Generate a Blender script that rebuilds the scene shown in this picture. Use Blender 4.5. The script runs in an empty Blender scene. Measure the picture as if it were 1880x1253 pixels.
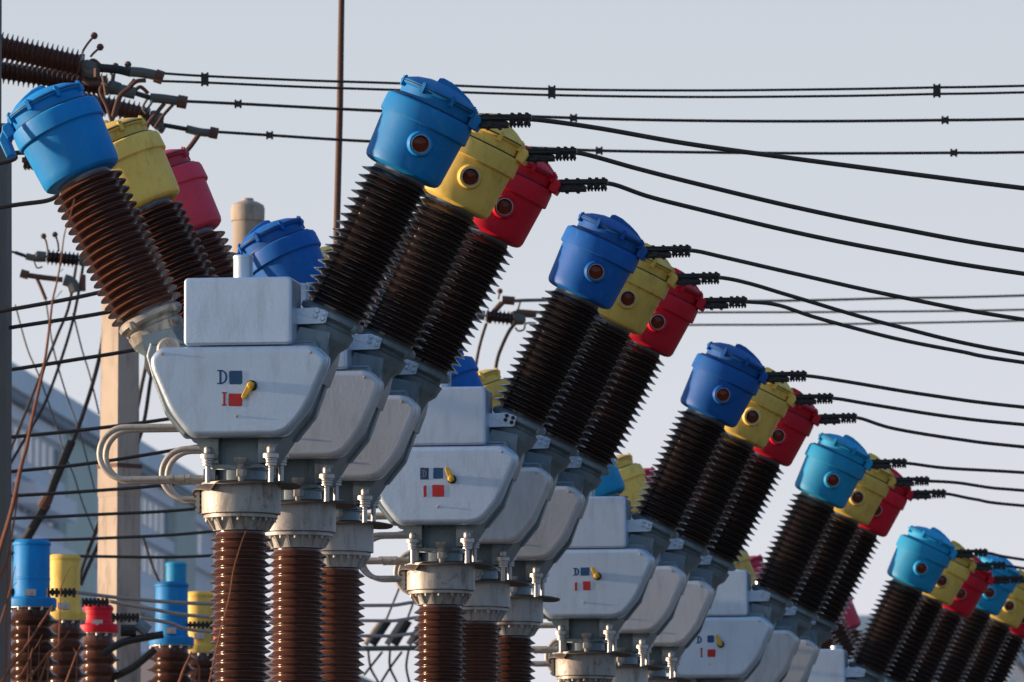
import bpy, math, random
from mathutils import Vector, Matrix
random.seed(7)
PI = math.pi
C = bpy.context.scene.collection
F = 15000.0                     # focal length in photo pixels (1880 wide)
TH = math.atan(1446.5 / F)      # camera pitch
CAMZ = 1.7
def at(px, py, Y):              # a point at forward distance Y on the line of sight through a photo pixel
    x = (px - 940) / F; v = (626.5 - py) / F
    d = Vector((x, math.cos(TH) - v * math.sin(TH), math.sin(TH) + v * math.cos(TH)))
    d *= Y / d.y
    return Vector((d.x, d.y, d.z + CAMZ))

# ------------------------------------------------------------------ materials
def newmat(name):
    m = bpy.data.materials.new(name); m.use_nodes = True
    return m, m.node_tree, m.node_tree.nodes['Principled BSDF']
def noise(nt, scale, detail=4, rough=.6, vec=None, dist=0):
    n = nt.nodes.new('ShaderNodeTexNoise'); n.inputs['Scale'].default_value = scale
    n.inputs['Detail'].default_value = detail; n.inputs['Roughness'].default_value = rough
    n.inputs['Distortion'].default_value = dist
    if vec: nt.links.new(vec, n.inputs['Vector'])
    return n
def ramp(nt, fac, stops):
    r = nt.nodes.new('ShaderNodeValToRGB'); e = r.color_ramp.elements
    while len(e) < len(stops): e.new(.5)
    for i, (p, c) in enumerate(stops): e[i].position = p; e[i].color = (*c, 1)
    nt.links.new(fac, r.inputs['Fac']); return r
def mixc(nt, fac, a, b):
    m = nt.nodes.new('ShaderNodeMix'); m.data_type = 'RGBA'
    if hasattr(fac, 'links'): nt.links.new(fac, m.inputs[0])
    else: m.inputs[0].default_value = fac
    for s, k in ((a, 6), (b, 7)):
        if hasattr(s, 'links'): nt.links.new(s, m.inputs[k])
        else: m.inputs[k].default_value = (*s, 1)
    return m.outputs[2]
def coords(nt, scale=(1, 1, 1)):
    tc = nt.nodes.new('ShaderNodeTexCoord'); mp = nt.nodes.new('ShaderNodeMapping')
    oi = nt.nodes.new('ShaderNodeObjectInfo')
    add = nt.nodes.new('ShaderNodeVectorMath'); add.operation = 'ADD'
    mul = nt.nodes.new('ShaderNodeVectorMath'); mul.operation = 'SCALE'; mul.inputs[3].default_value = 37.0
    cmb = nt.nodes.new('ShaderNodeCombineXYZ')
    for k in range(3): nt.links.new(oi.outputs['Random'], cmb.inputs[k])
    nt.links.new(cmb.outputs[0], mul.inputs[0])
    nt.links.new(tc.outputs['Object'], add.inputs[0]); nt.links.new(mul.outputs[0], add.inputs[1])
    nt.links.new(add.outputs[0], mp.inputs['Vector']); mp.inputs['Scale'].default_value = scale
    return mp.outputs[0]
def bump(nt, h, b, strength=.2, dist=.01):
    n = nt.nodes.new('ShaderNodeBump'); n.inputs['Strength'].default_value = strength
    n.inputs['Distance'].default_value = dist
    nt.links.new(h, n.inputs['Height']); nt.links.new(n.outputs[0], b.inputs['Normal'])
def paint(name, col, rough=.4, dirt=(.12, .09, .06), amount=.35, metallic=0, scale=6, streak=.25, bs=.15, rust=0, var=.12):
    m, nt, b = newmat(name)
    v = coords(nt); vs = coords(nt, (1, 1, streak))
    n1 = noise(nt, scale * 2.2, 6, .65, vs); n2 = noise(nt, scale * .6, 3, .5, v); n3 = noise(nt, scale * 9, 5, .7, v)
    lo = tuple(c * (1 - var) for c in col); hi = tuple(min(1, c * (1 + var)) for c in col)
    base = mixc(nt, n2.outputs['Fac'], lo, hi)
    f = ramp(nt, n1.outputs['Fac'], [(.50, (0, 0, 0)), (.78, (amount,) * 3)])
    base = mixc(nt, f.outputs[0], base, dirt)
    if rust:
        r1 = noise(nt, scale * 1.3, 8, .7, v, .6)
        f2 = ramp(nt, r1.outputs['Fac'], [(.56, (0, 0, 0)), (.66, (rust,) * 3)])
        base = mixc(nt, f2.outputs[0], base, (.16, .055, .02))
    oi = nt.nodes.new('ShaderNodeObjectInfo'); mr = nt.nodes.new('ShaderNodeMapRange'); nt.links.new(oi.outputs['Random'], mr.inputs[0])
    mr.inputs[3].default_value = 1 - var * .9; mr.inputs[4].default_value = 1 + var * .7
    hs = nt.nodes.new('ShaderNodeHueSaturation'); nt.links.new(mr.outputs[0], hs.inputs['Value']); nt.links.new(base, hs.inputs['Color'])
    vd = coords(nt, (1, 1, .06)); nd = noise(nt, 26, 3, .6, vd)
    fd = ramp(nt, nd.outputs['Fac'], [(.60, (0, 0, 0)), (.78, (amount * .8,) * 3)])
    base = mixc(nt, fd.outputs[0], hs.outputs[0], tuple(c * 1.3 for c in dirt))
    nt.links.new(base, b.inputs['Base Color'])
    rr = nt.nodes.new('ShaderNodeMapRange'); rr.inputs[3].default_value = rough - .08; rr.inputs[4].default_value = rough + .18
    nt.links.new(n3.outputs['Fac'], rr.inputs[0]); nt.links.new(rr.outputs[0], b.inputs['Roughness'])
    b.inputs['Metallic'].default_value = metallic
    bump(nt, n3.outputs['Fac'], b, bs, .004)
    return m
def porcelain(name, col, rough=.16):
    m, nt, b = newmat(name)
    v = coords(nt); n1 = noise(nt, 9, 5, .6, v); n2 = noise(nt, 22, 3, .5, v)
    base = mixc(nt, n1.outputs['Fac'], tuple(c * .75 for c in col), tuple(c * 1.25 for c in col))
    f = ramp(nt, n2.outputs['Fac'], [(.55, (0, 0, 0)), (.8, (.3,) * 3)])
    base = mixc(nt, f.outputs[0], base, (.04, .03, .025))
    n3 = noise(nt, 2.3, 4, .6, v); oi = nt.nodes.new('ShaderNodeObjectInfo'); ad = nt.nodes.new('ShaderNodeMath'); ad.operation = 'ADD'
    nt.links.new(n3.outputs['Fac'], ad.inputs[0]); nt.links.new(oi.outputs['Random'], ad.inputs[1])
    mr = nt.nodes.new('ShaderNodeMapRange'); nt.links.new(ad.outputs[0], mr.inputs[0]); mr.inputs[1].default_value = .4; mr.inputs[2].default_value = 1.6; mr.inputs[3].default_value = .65; mr.inputs[4].default_value = 1.4
    hs = nt.nodes.new('ShaderNodeHueSaturation'); nt.links.new(mr.outputs[0], hs.inputs['Value']); nt.links.new(base, hs.inputs['Color']); base = hs.outputs[0]
    nt.links.new(base, b.inputs['Base Color'])
    rr = nt.nodes.new('ShaderNodeMapRange'); rr.inputs[3].default_value = rough; rr.inputs[4].default_value = rough + .12
    nt.links.new(n2.outputs['Fac'], rr.inputs[0]); nt.links.new(rr.outputs[0], b.inputs['Roughness'])
    b.inputs['Specular IOR Level'].default_value = .75
    bump(nt, n2.outputs['Fac'], b, .05, .002)
    return m
def plain(name, col, rough=.5, metallic=0, emit=None):
    return paint(name, col, rough, amount=.25, metallic=metallic, var=.18)
M = {}
M['silver'] = paint('silver_paint', (.52, .655, .80), .36, (.26, .30, .34), .38, .55, 5, .22, .30, 0, .11)
M['silver_grazed'] = paint('sun_grazed_silver_paint', (.60, .655, .71), .40, (.26, .26, .26), .40, .45, 5, .22, .30, 0, .11)  # silver paint again, warm tone of grazing sun put into its colour
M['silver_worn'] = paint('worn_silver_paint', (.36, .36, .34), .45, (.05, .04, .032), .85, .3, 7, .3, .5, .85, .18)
M['silver_mid'] = paint('grey_casting_paint', (.18, .255, .305), .36, (.05, .05, .05), .55, .35, 7, .3, .4, .12, .15)
M['silver_head'] = paint('weathered_head_paint', (.46, .465, .46), .45, (.10, .08, .06), .7, .2, 6, .3, .35, .45, .15)
M['steel'] = paint('galvanised_steel', (.50, .50, .50), .38, (.16, .12, .08), .4, .6, 20, 1, .3, .2)
M['pipe'] = paint('grey_pipe_paint', (.46, .44, .41), .42, (.14, .09, .05), .5, .1, 14, 1, .2, .3)
M['shield'] = paint('dull_sheet_steel', (.085, .08, .075), .55, (.07, .035, .02), .7, .2, 12, 1, .5, .5)
M['porcelain'] = porcelain('brown_porcelain', (.036, .023, .019), .12)  # right bushings, their shade put into a darker brown
M['porcelain_sun'] = porcelain('sunlit_brown_porcelain', (.100, .043, .030), .15)  # same porcelain for left bushings, low sun painted into a lighter brown
M['porcelain_column'] = porcelain('red_brown_porcelain', (.098, .041, .028), .15)
M['porcelain_dark'] = porcelain('dark_porcelain', (.030, .016, .013), .2)
M['blue_deep'] = paint('deep_blue_paint', (.001, .105, .42), .5, (.03, .20, .48), .4, 0, 6, .5, .12, 0, .24)
M['blue_mid'] = paint('bright_blue_paint', (.001, .215, .58), .5, (.07, .32, .54), .35, 0, 6, .5, .12, 0, .24)
M['blue_light'] = paint('light_blue_paint', (.008, .33, .64), .5, (.05, .16, .26), .35, 0, 6, .5, .12, 0, .24)
M['yellow'] = paint('mustard_yellow_paint', (.76, .54, .12), .5, (.24, .14, .03), .5, 0, 6, .5, .15, 0, .24)
M['red'] = paint('crimson_paint', (.58, .008, .028), .45, (.2, .01, .02), .4, 0, 6, .5, .12, 0, .24)
M['pink'] = paint('sunlit_crimson_paint', (.60, .035, .075), .5, (.3, .04, .07), .5, 0, 6, .5, .12, 0, .24)  # crimson of the left caps, pink cast of sunlight put into the colour
M['mark_blue'] = paint('mark_blue_paint', (.004, .07, .20), .6, (.02, .05, .1), .3, 0, 40, 1, .1)
M['mark_tan'] = paint('pale_mark_paint', (.20, .20, .17), .6, (.1, .1, .1), .3, 0, 40, 1, .1)
M['mark_red'] = paint('mark_red_paint', (.42, .02, .025), .6, (.25, .03, .03), .3, 0, 40, 1, .1)
M['lever'] = paint('lever_yellow_paint', (.70, .42, .02), .4, (.2, .1, .02), .4, 0, 40, 1, .1)
M['black'] = paint('black_rubber', (.012, .012, .012), .5, amount=.1)
M['clamp'] = paint('dark_cast_aluminium', (.022, .024, .026), .5, (.07, .065, .06), .5, .3, 20, 1, .4)
M['cable'] = paint('weathered_cable', (.035, .033, .032), .5, (.09, .07, .055), .6, .2, 20, 1, .3)
M['cable_grey'] = paint('grey_aluminium_cable', (.34, .32, .30), .5, (.15, .12, .1), .4, .3, 20, 1, .2)
M['wire'] = paint('dark_wire', (.03, .027, .028), .55, (.06, .04, .03), .4, .2, 20, 1, .2)
M['rust'] = paint('rusty_steel', (.11, .055, .04), .7, (.05, .03, .02), .6, 0, 12, 1, .4)
M['hardware'] = paint('grey_green_hardware', (.10, .12, .12), .6, (.2, .09, .04), .6, .2, 8, 1, .4)
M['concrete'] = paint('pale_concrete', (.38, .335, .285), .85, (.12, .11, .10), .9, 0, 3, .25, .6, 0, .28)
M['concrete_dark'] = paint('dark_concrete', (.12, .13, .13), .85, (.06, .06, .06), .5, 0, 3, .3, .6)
M['twig'] = paint('red_brown_bark', (.22, .075, .035), .7, (.12, .06, .04), .5, 0, 20, 1, .4)
M['wall'] = paint('white_blue_render', (.80, .84, .88), .8, (.65, .7, .75), .3, 0, .1, .5, .1)
M['wall_green'] = paint('pale_green_render', (.55, .64, .56), .8, (.3, .32, .32), .3, 0, .1, .5, .1)
M['wall_pink'] = paint('pink_beige_render', (.80, .60, .50), .8, (.4, .34, .3), .3, 0, .1, .5, .1)
M['roof'] = paint('blue_grey_sheet_roof', (.62, .74, .82), .6, (.1, .14, .18), .3, 0, .2, .5, .1)
M['soffit'] = paint('dark_soffit', (.26, .32, .36), .7, amount=.3, scale=.3)
for k_ in ('blue_deep', 'blue_mid', 'blue_light', 'red', 'yellow'): M[k_].node_tree.nodes['Principled BSDF'].inputs['Specular IOR Level'].default_value = .28
def glassmat(name, col, rough=.08, spec=.7):
    m, nt, b = newmat(name); b.inputs['Roughness'].default_value = rough
    v = coords(nt); n = noise(nt, 25, 3, .5, v)
    nt.links.new(mixc(nt, n.outputs['Fac'], tuple(c * .7 for c in col), tuple(c * 1.3 for c in col)), b.inputs['Base Color'])
    b.inputs['Specular IOR Level'].default_value = spec
    return m
M['sight'] = glassmat('oil_sight_glass', (.13, .020, .008), .15, .3)
M['window'] = glassmat('dark_window_glass', (.14, .20, .25), .15, .4)

# ------------------------------------------------------------------ mesh building
class MB:
    def __init__(s): s.v = []; s.f = []
    def add(s, vs, fs, mat=None):
        o = len(s.v)
        s.v += [tuple(mat @ Vector(p)) if mat else tuple(p) for p in vs]
        s.f += [tuple(i + o for i in f) for f in fs]
    def lathe(s, prof, mat=None, seg=40, caps=True):
        vs = []; fs = []; n = len(prof)
        for i in range(seg):
            a = 2 * PI * i / seg; c, q = math.cos(a), math.sin(a)
            vs += [(r * c, r * q, t) for r, t in prof]
        for i in range(seg):
            j = (i + 1) % seg
            for k in range(n - 1): fs.append((i * n + k, j * n + k, j * n + k + 1, i * n + k + 1))
        if caps:
            if prof[0][0] > 1e-6: fs.append(tuple(i * n for i in reversed(range(seg))))
            if prof[-1][0] > 1e-6: fs.append(tuple(i * n + n - 1 for i in range(seg)))
        s.add(vs, fs, mat); return s
    def cyl(s, p, q, r, seg=16, r2=None):
        p = Vector(p); q = Vector(q); d = q - p; L = d.length
        m = Matrix.Translation(p) @ d.to_track_quat('Z', 'Y').to_matrix().to_4x4()
        return s.lathe([(r, 0), (r if r2 is None else r2, L)], m, seg)
    def hexa(s, p, q, r): return s.cyl(p, q, r, 6)
    def tube(s, pts, r, seg=10, caps=True):
        pts = [Vector(p) for p in pts]; n = len(pts)
        rs = r if isinstance(r, (list, tuple)) else [r] * n
        up = Vector((0, 0, 1)); vs = []; fs = []; prev = None
        for i, p in enumerate(pts):
            t = (pts[min(i + 1, n - 1)] - pts[max(i - 1, 0)]).normalized()
            if prev is None:
                a = t.cross(up if abs(t.z) < .9 else Vector((0, 1, 0))).normalized()
            else: a = (prev - t * prev.dot(t)).normalized()
            prev = a; b = t.cross(a)
            for k in range(seg):
                an = 2 * PI * k / seg; vs.append(p + (a * math.cos(an) + b * math.sin(an)) * rs[i])
        for i in range(n - 1):
            for k in range(seg):
                l = (k + 1) % seg; fs.append((i * seg + k, i * seg + l, (i + 1) * seg + l, (i + 1) * seg + k))
        if caps: fs.append(tuple(reversed(range(seg)))); fs.append(tuple((n - 1) * seg + k for k in range(seg)))
        s.add(vs, fs); return s
    def box(s, a, b, mat=None):
        x0, y0, z0 = a; x1, y1, z1 = b
        vs = [(x0, y0, z0), (x1, y0, z0), (x1, y1, z0), (x0, y1, z0), (x0, y0, z1), (x1, y0, z1), (x1, y1, z1), (x0, y1, z1)]
        s.add(vs, [(3, 2, 1, 0), (4, 5, 6, 7), (0, 1, 5, 4), (1, 2, 6, 5), (2, 3, 7, 6), (3, 0, 4, 7)], mat); return s
    def prism(s, poly, y0, y1, cr=0, bev=0, mat=None, backbev=0):   # poly in XZ, extruded along Y, front (y0) edge rounded
        A = sum(poly[i][0] * poly[(i + 1) % len(poly)][1] - poly[(i + 1) % len(poly)][0] * poly[i][1] for i in range(len(poly)))
        if A < 0: poly = poly[::-1]
        P = roundpoly(poly, cr) if cr else list(poly)
        n = len(P)
        nr = []
        for i in range(n):
            a = Vector(P[i - 1]); b = Vector(P[i]); c = Vector(P[(i + 1) % n])
            e1 = (b - a).normalized(); e2 = (c - b).normalized()
            m1 = Vector((-e1.y, e1.x)); m2 = Vector((-e2.y, e2.x)); m = m1 + m2
            if m.length < 1e-6: m = m1
            m.normalize(); nr.append(m / max(.5, m.dot(m1)))
        loops = []
        if backbev: loops += [(y1, backbev), (y1 - backbev * .3, backbev * .3), (y1 - backbev, 0)]
        else: loops.append((y1, 0))
        if bev:
            for k in range(6):
                an = k / 5 * PI / 2
                loops.append((y0 + bev * (1 - math.sin(an)), bev * (1 - math.cos(an))))
        else: loops.append((y0, 0))
        if bev: loops.append((y0, bev + .0015))
        vs = []
        for y, ins in loops: vs += [(P[i][0] + nr[i].x * ins, y, P[i][1] + nr[i].y * ins) for i in range(n)]
        fs = []
        for l in range(len(loops) - 1):
            for i in range(n):
                j = (i + 1) % n; fs.append((l * n + j, l * n + i, (l + 1) * n + i, (l + 1) * n + j))
        fs.append(tuple(reversed(range(n)))); k = (len(loops) - 1) * n; fs.append(tuple(k + i for i in range(n)))
        s.add(vs, fs, mat); return s
    def mesh(s, name, ang=35):
        me = bpy.data.meshes.new(name); me.from_pydata(s.v, [], s.f); me.validate(); me.update()
        me.polygons.foreach_set('use_smooth', [True] * len(me.polygons)); me.set_sharp_from_angle(angle=math.radians(ang))
        return me
def roundpoly(poly, cr, seg=6):
    out = []; n = len(poly)
    for i in range(n):
        r = cr[i] if isinstance(cr, (list, tuple)) else cr
        a = Vector(poly[i - 1]); b = Vector(poly[i]); c = Vector(poly[(i + 1) % n])
        u = (a - b); w = (c - b); d = min(r, u.length * .45, w.length * .45)
        p = b + u.normalized() * d; q = b + w.normalized() * d
        if r <= 0: out.append(tuple(b)); continue
        for k in range(seg + 1):
            t = k / seg; out.append(tuple(p * (1 - t) ** 2 + b * 2 * t * (1 - t) + q * t * t))
    return out
def tag(o, label=None, cat=None, group=None, kind=None):
    if label: o['label'] = label
    if cat: o['category'] = cat
    if group: o['group'] = group
    if kind: o['kind'] = kind
    return o
def link(name, me, mat, parent=None):
    if not me.materials: me.materials.append(M[mat])
    o = bpy.data.objects.new(name, me); C.objects.link(o)
    if parent: o.parent = parent
    return o
def obj(name, mb, mat, parent=None, ang=35): return link(name, mb.mesh(name, ang), mat, parent)
def empty(name, loc, rz=0):
    o = bpy.data.objects.new(name, None); C.objects.link(o); o.location = loc; o.rotation_euler = (0, 0, rz); o.empty_display_size = .2
    return o
CACHE = {}
def part(name, key, fn, mat, parent, ang=35):
    k = (key, mat)
    if k not in CACHE: CACHE[k] = fn().mesh(name, ang)
    return link(name, CACHE[k], mat, parent)

# ------------------------------------------------------------------ breaker pole, local frame: x along the V, y away from camera, z up, unit metre
# origin = where the two arm axes cross the column axis. Photo pixels of the nearest pole are converted with L().
S = 309.0
def L(px, py, yl=0.0):
    return ((px - 442 - (3085 - px) / 48.4 * yl) / S / .99, (935 - py + (2073 - py) / 48.4 * yl) / S)
def P3(px, py, yl=0.0):
    x, z = L(px, py, yl); return Vector((x, yl, z))
TILT = math.radians(25.7)
def arm(side):   # matrix: local z runs up the arm axis, local x outward-down, y unchanged
    return Matrix.Rotation(TILT * side, 4, 'Y')
u = 1 / S
def sheds(t0, t1, n, core, tip, sub=False):
    p = (t1 - t0) / (n - 1); d = tip - core
    prof = [(core, t0 - p * .8)]
    for i in range(n):
        t = t0 + i * p
        prof += [(core, t - .30 * p), (core + .12 * d, t - .20 * p), (core + .55 * d, t - .11 * p), (tip - .010 * 1, t - .08 * p), (tip, t - .01 * p),
                 (tip - .003, t + .06 * p), (core + .74 * d, t + .17 * p), (core + .44 * d, t + .33 * p), (core + .16 * d, t + .50 * p), (core, t + .62 * p)]
    prof.append((core, t1 + p * .9)); return prof
def bushing(side):
    return MB().lathe(sheds(411 * u, 664 * u, 17, 51 * u, 70 * u), arm(side), 56)
def base_flange(side):
    m = arm(side); b = MB()
    b.lathe([(50 * u, 352 * u), (51 * u, 353 * u), (54 * u, 371 * u), (47 * u, 374 * u), (48 * u, 380 * u), (58 * u, 384 * u), (62 * u, 387 * u), (62 * u, 395 * u), (57 * u, 400 * u), (50 * u, 401 * u)], m, 56)
    for k in range(8):
        a = 2 * PI * (k + .35) / 8
        mm = m @ Matrix.Rotation(a, 4, 'Z')
        if k % 2: b.lathe([(5 * u, 0), (6.5 * u, 3 * u), (6.5 * u, 13 * u), (5 * u, 14 * u)], mm @ Matrix.Translation((60 * u, 0, 380 * u)), 12)
        b.lathe([(3.5 * u, 0), (3.5 * u, 5 * u)], mm @ Matrix.Translation((46 * u, 0, 346.5 * u)), 6)
    return b
def head(side):  # painted cap body with overhanging collar
    return MB().lathe([(44 * u, 684 * u), (60 * u, 683 * u), (68 * u, 685 * u), (73 * u, 689 * u), (75.5 * u, 696 * u), (76 * u, 705 * u), (80 * u, 776 * u), (80 * u, 777.5 * u), (84.5 * u, 777 * u),
                       (86 * u, 779 * u), (85.5 * u, 806 * u), (84 * u, 811 * u), (79 * u, 814 * u), (50 * u, 815 * u)], arm(side), 64)
def lid(side):
    m = arm(side) @ Matrix.Translation((4.5 * u * side, 0, -1.5 * u)); b = MB()
    b.lathe([(60 * u, 815.5 * u), (71 * u, 818 * u), (71.5 * u, 836 * u), (76 * u, 838 * u), (77.5 * u, 839.5 * u), (77.5 * u, 845 * u), (75 * u, 847.5 * u), (70 * u, 850 * u),
             (52 * u, 859 * u), (30 * u, 865 * u), (0, 867 * u)], m, 64)
    for k in range(8):
        a = 2 * PI * (k + .5) / 8 + .12; mm = m @ Matrix.Rotation(a, 4, 'Z')
        b.box((69 * u, -3.6 * u, 831 * u), (79.5 * u, 3.6 * u, 849.5 * u), mm)
        b.lathe([(2.2 * u, 0), (2.2 * u, 4 * u)], mm @ Matrix.Translation((75 * u, 0, 848 * u)), 6)
    # raised crest running from the middle of the lid out to the terminal
    x = 1 if side > 0 else -1
    rib = [(-14 * x, 864), (-12 * x, 873), (-5 * x, 876), (12 * x, 875), (30 * x, 870), (50 * x, 862), (68 * x, 851), (84 * x, 836), (84 * x, 826), (60 * x, 838), (20 * x, 850)]
    b.prism([(p * u, q * u) for p, q in rib], -17 * u, 17 * u, 0, 3 * u, m, 3 * u)
    # terminal pad at the outer end
    b.prism([(p * u, q * u) for p, q in [(72 * x, 814), (90 * x, 812), (93 * x, 832), (88 * x, 840), (72 * x, 840)]], -20 * u, 20 * u, 0, 3 * u, m, 3 * u)
    return b
def gasket(side, t, r):
    off = Matrix.Translation((4.5 * u * side if t > 820 * u else 0, 0, 0))
    return MB().lathe([(r - 4 * u, t - 1 * u), (r, t - 1 * u), (r + .6 * u, t), (r, t + 1.4 * u), (r - 4 * u, t + 1.4 * u)], arm(side) @ off, 56)
def left_lug(side):     # forged terminal arm that hooks over the edge of the lid on the incoming side
    b = MB(); m = arm(side); x = 1 if side > 0 else -1
    b.prism([(p * u, q * u) for p, q in [(60 * x, 846), (96 * x, 833), (112 * x, 818), (112 * x, 780), (96 * x, 780), (94 * x, 806), (80 * x, 820), (60 * x, 830)]], -15 * u, 15 * u, 0, 4 * u, m, 4 * u)
    return b
def port_m(): return arm(1) @ Matrix.Translation((0, 0, 744 * u)) @ Matrix.Rotation(math.radians(-90 + 17.5), 4, 'Z') @ Matrix.Rotation(PI / 2, 4, 'Y')
def port_ring():
    return MB().lathe([(25 * u, 66 * u), (24 * u, 78 * u), (22 * u, 84 * u), (20.5 * u, 86 * u), (16.5 * u, 86 * u), (16 * u, 84 * u), (15.5 * u, 76 * u)], port_m(), 36, False)
def port_glass(): return MB().lathe([(15.5 * u, 74 * u), (15.8 * u, 79 * u), (10 * u, 81 * u), (0, 82 * u)], port_m(), 36)
def port_screws():
    b = MB()
    for k in range(6):
        a = 2 * PI * k / 6 + .2
        b.lathe([(1.6 * u, 85 * u), (1.6 * u, 88 * u)], port_m() @ Matrix.Translation((18.6 * u * math.cos(a), 18.6 * u * math.sin(a), 0)), 6)
    return b
def clamp(side):        # horizontal bolted cable clamp
    b = MB(); x = side
    def X(p): return (p - 442) * u * x
    def Z(q): return (935 - q) * u
    def bx(p0, p1, q0, q1, y):
        a0, a1 = sorted((X(p0), X(p1))); b.prism([(a0, Z(q1)), (a1, Z(q1)), (a1, Z(q0)), (a0, Z(q0))], -y, y, 1.5 * u, 2 * u, None, 2 * u)
    bx(872, 892, 219, 238, .022); bx(884, 981, 215, 225, .036); bx(886, 938, 227.5, 239, .034); bx(892, 934, 224, 229, .028)
    b.lathe([(5 * u, -.042), (5 * u, .042)], Matrix.Translation((X(905), 0, Z(232))) @ Matrix.Rotation(PI / 2, 4, 'X'), 14)
    for c in (946, 959.5, 973):
        bx(c - 5, c + 5, 224, 231.5, .034)
        for yy in (-.022, .022):
            for dx in (-3.2, 3.2):
                b.cyl((X(c + dx), yy, Z(229)), (X(c + dx), yy, Z(238.5)), 1.3 * u, 8)
                b.hexa((X(c + dx), yy, Z(231)), (X(c + dx), yy, Z(235)), 2.8 * u)
            b.hexa((X(c), yy, Z(216)), (X(c), yy, Z(212)), 3.2 * u)
    for c in (900, 922):
        for yy in (-.022, .022): b.hexa((X(c), yy, Z(216)), (X(c), yy, Z(212.5)), 3.2 * u); b.hexa((X(c), yy, Z(238)), (X(c), yy, Z(242)), 3 * u)
    return b
def pts(l, yl): return [L(px, py, yl) for px, py in l]
YB = .30    # half depth of the casting
def hull():
    b = MB()
    R = [(610, 642), (617, 668), (606, 706), (583, 770), (548, 814)]
    R = [L(px, py, YB) for px, py in R]
    poly = R + [(-x, z) for x, z in reversed(R)]
    b.prism(poly, -YB, YB, .012, .02, None, .02)
    for sd in (1, -1):       # arm casting up to the flange, wing down to the foot
        q = [L(px, py, 0) for px, py in [(560, 606), (616, 618), (606, 668), (592, 706), (500, 706), (480, 645), (536, 634), (552, 624)]]
        b.prism([(x * sd, z) for x, z in q], -.19, .27, 0, 0)
        m = arm(sd)
        b.lathe([(36 * u, 300 * u), (40 * u, 335 * u), (50 * u, 349 * u), (52 * u, 354 * u)], m, 40)
        w = [(.12, Z_(800)), (.29, Z_(800)), (.17, Z_(855)), (.12, Z_(855))]
        b.prism([(x * sd + .02, z) for x, z in w], -.205, .205, 0, 0)
    b.box((-.15, -.10, Z_(858)), (.15, .19, Z_(800)))
    return b
def Z_(q): return (935 - q) * u
def hull_rim(y):        # raised joint rim round the casting
    R = [(613, 640), (621, 668), (610, 706), (587, 772), (551, 817)]
    R = [L(px, py, YB) for px, py in R]
    poly = R + [(-x, z) for x, z in reversed(R)]
    return MB().prism(poly, y, y + .035, .012, .004)
YC = -.40   # front of the cover
def cover():
    b = MB()
    front = pts([(289, 634), (576, 634), (600, 656), (598, 672), (563, 753), (523, 801), (345, 801), (308, 753), (274, 674), (272, 654)], YC)
    b.prism(front, YC, -.325, [.045, .055, .06, .06, .08, .085, .085, .08, .06, .05], .034)
    # thin gasket flange behind the cover, and the deeper tray it closes
    fl = [(x * 1.012 , z * 1.0) for x, z in front]
    b.prism(fl, -.322, -.303, .04)
    return b
SCR = [(295, 647), (569, 648), (433, 764)]
def cover_screw(i):
    x, z = L(*SCR[i], YC)
    return MB().lathe([(.011, 0), (.011, .004), (.006, .004), (.006, .014), (0, .016)], Matrix.Translation((x, YC + .002, z)) @ Matrix.Rotation(PI / 2, 4, 'X'), 12)
YT = -.385
def topbox():
    p = pts([(335, 507), (535, 507), (535, 632.5), (335, 632.5)], YT)
    return MB().prism(p, YT, YT + .33, .030, .018, None, .012)
def vent():
    x, z = L(445, 508, -.2)
    return MB().lathe([(18 * u, -.02), (18 * u, .11), (18.8 * u, .112), (18.8 * u, .125), (17 * u, .132), (0, .134)], Matrix.Translation((x, -.2, z)), 28)
YP = -.215
def bracket(sd=1):
    b = MB()
    p = pts([(524, 567), (581, 565), (603, 574), (597, 594), (591, 595), (524, 596)], YP)
    p = [(x, z) for x, z in p]
    b.prism(p, YP, YP + .014, .002, .002)
    x0, z0 = L(562, 575, YP); x1, z1 = L(596, 592, YP)
    b.box((x0, YP + .016, z0 - .02), (x1, YP + .1, z0 + .02))
    return b
BLT = [(582, 571.5), (579, 580.5), (595, 576.5), (592, 586)]
def bracket_bolt(i):
    x, z = L(*BLT[i], YP)
    return MB().lathe([(.0145, 0), (.0145, .009), (.011, .012), (0, .013)], Matrix.Translation((x, YP - .0005, z)) @ Matrix.Rotation(PI / 2, 4, 'X'), 6)
def bracket_left():
    b = MB(); x0, z0 = L(262, 648, -.28)
    b.prism(pts([(263, 640), (272, 640), (273, 690), (263, 672)], -.2), -.2, .15, .01)
    b.lathe([(22 * u, 0), (22 * u, .05), (18 * u, .06), (0, .062)], Matrix.Translation((*[L(310, 640, -.27)[0]], -.27, L(310, 640, -.27)[1])) @ Matrix.Rotation(PI / 2, 4, 'X'), 30)
    return b
def foot():      # pedestal block under the casting
    b = MB()
    b.lathe([(.15, Z_(886)), (.15, Z_(866)), (.165, Z_(865.5)), (.165, Z_(861))], None, 40)
    b.prism(roundpoly([(-.15, Z_(863)), (.16, Z_(863)), (.16, Z_(857)), (-.15, Z_(857))], .004), -.165, .17)
    b.box((-.2, -.14, Z_(884)), (-.13, -.05, Z_(864)))
    return b
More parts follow.
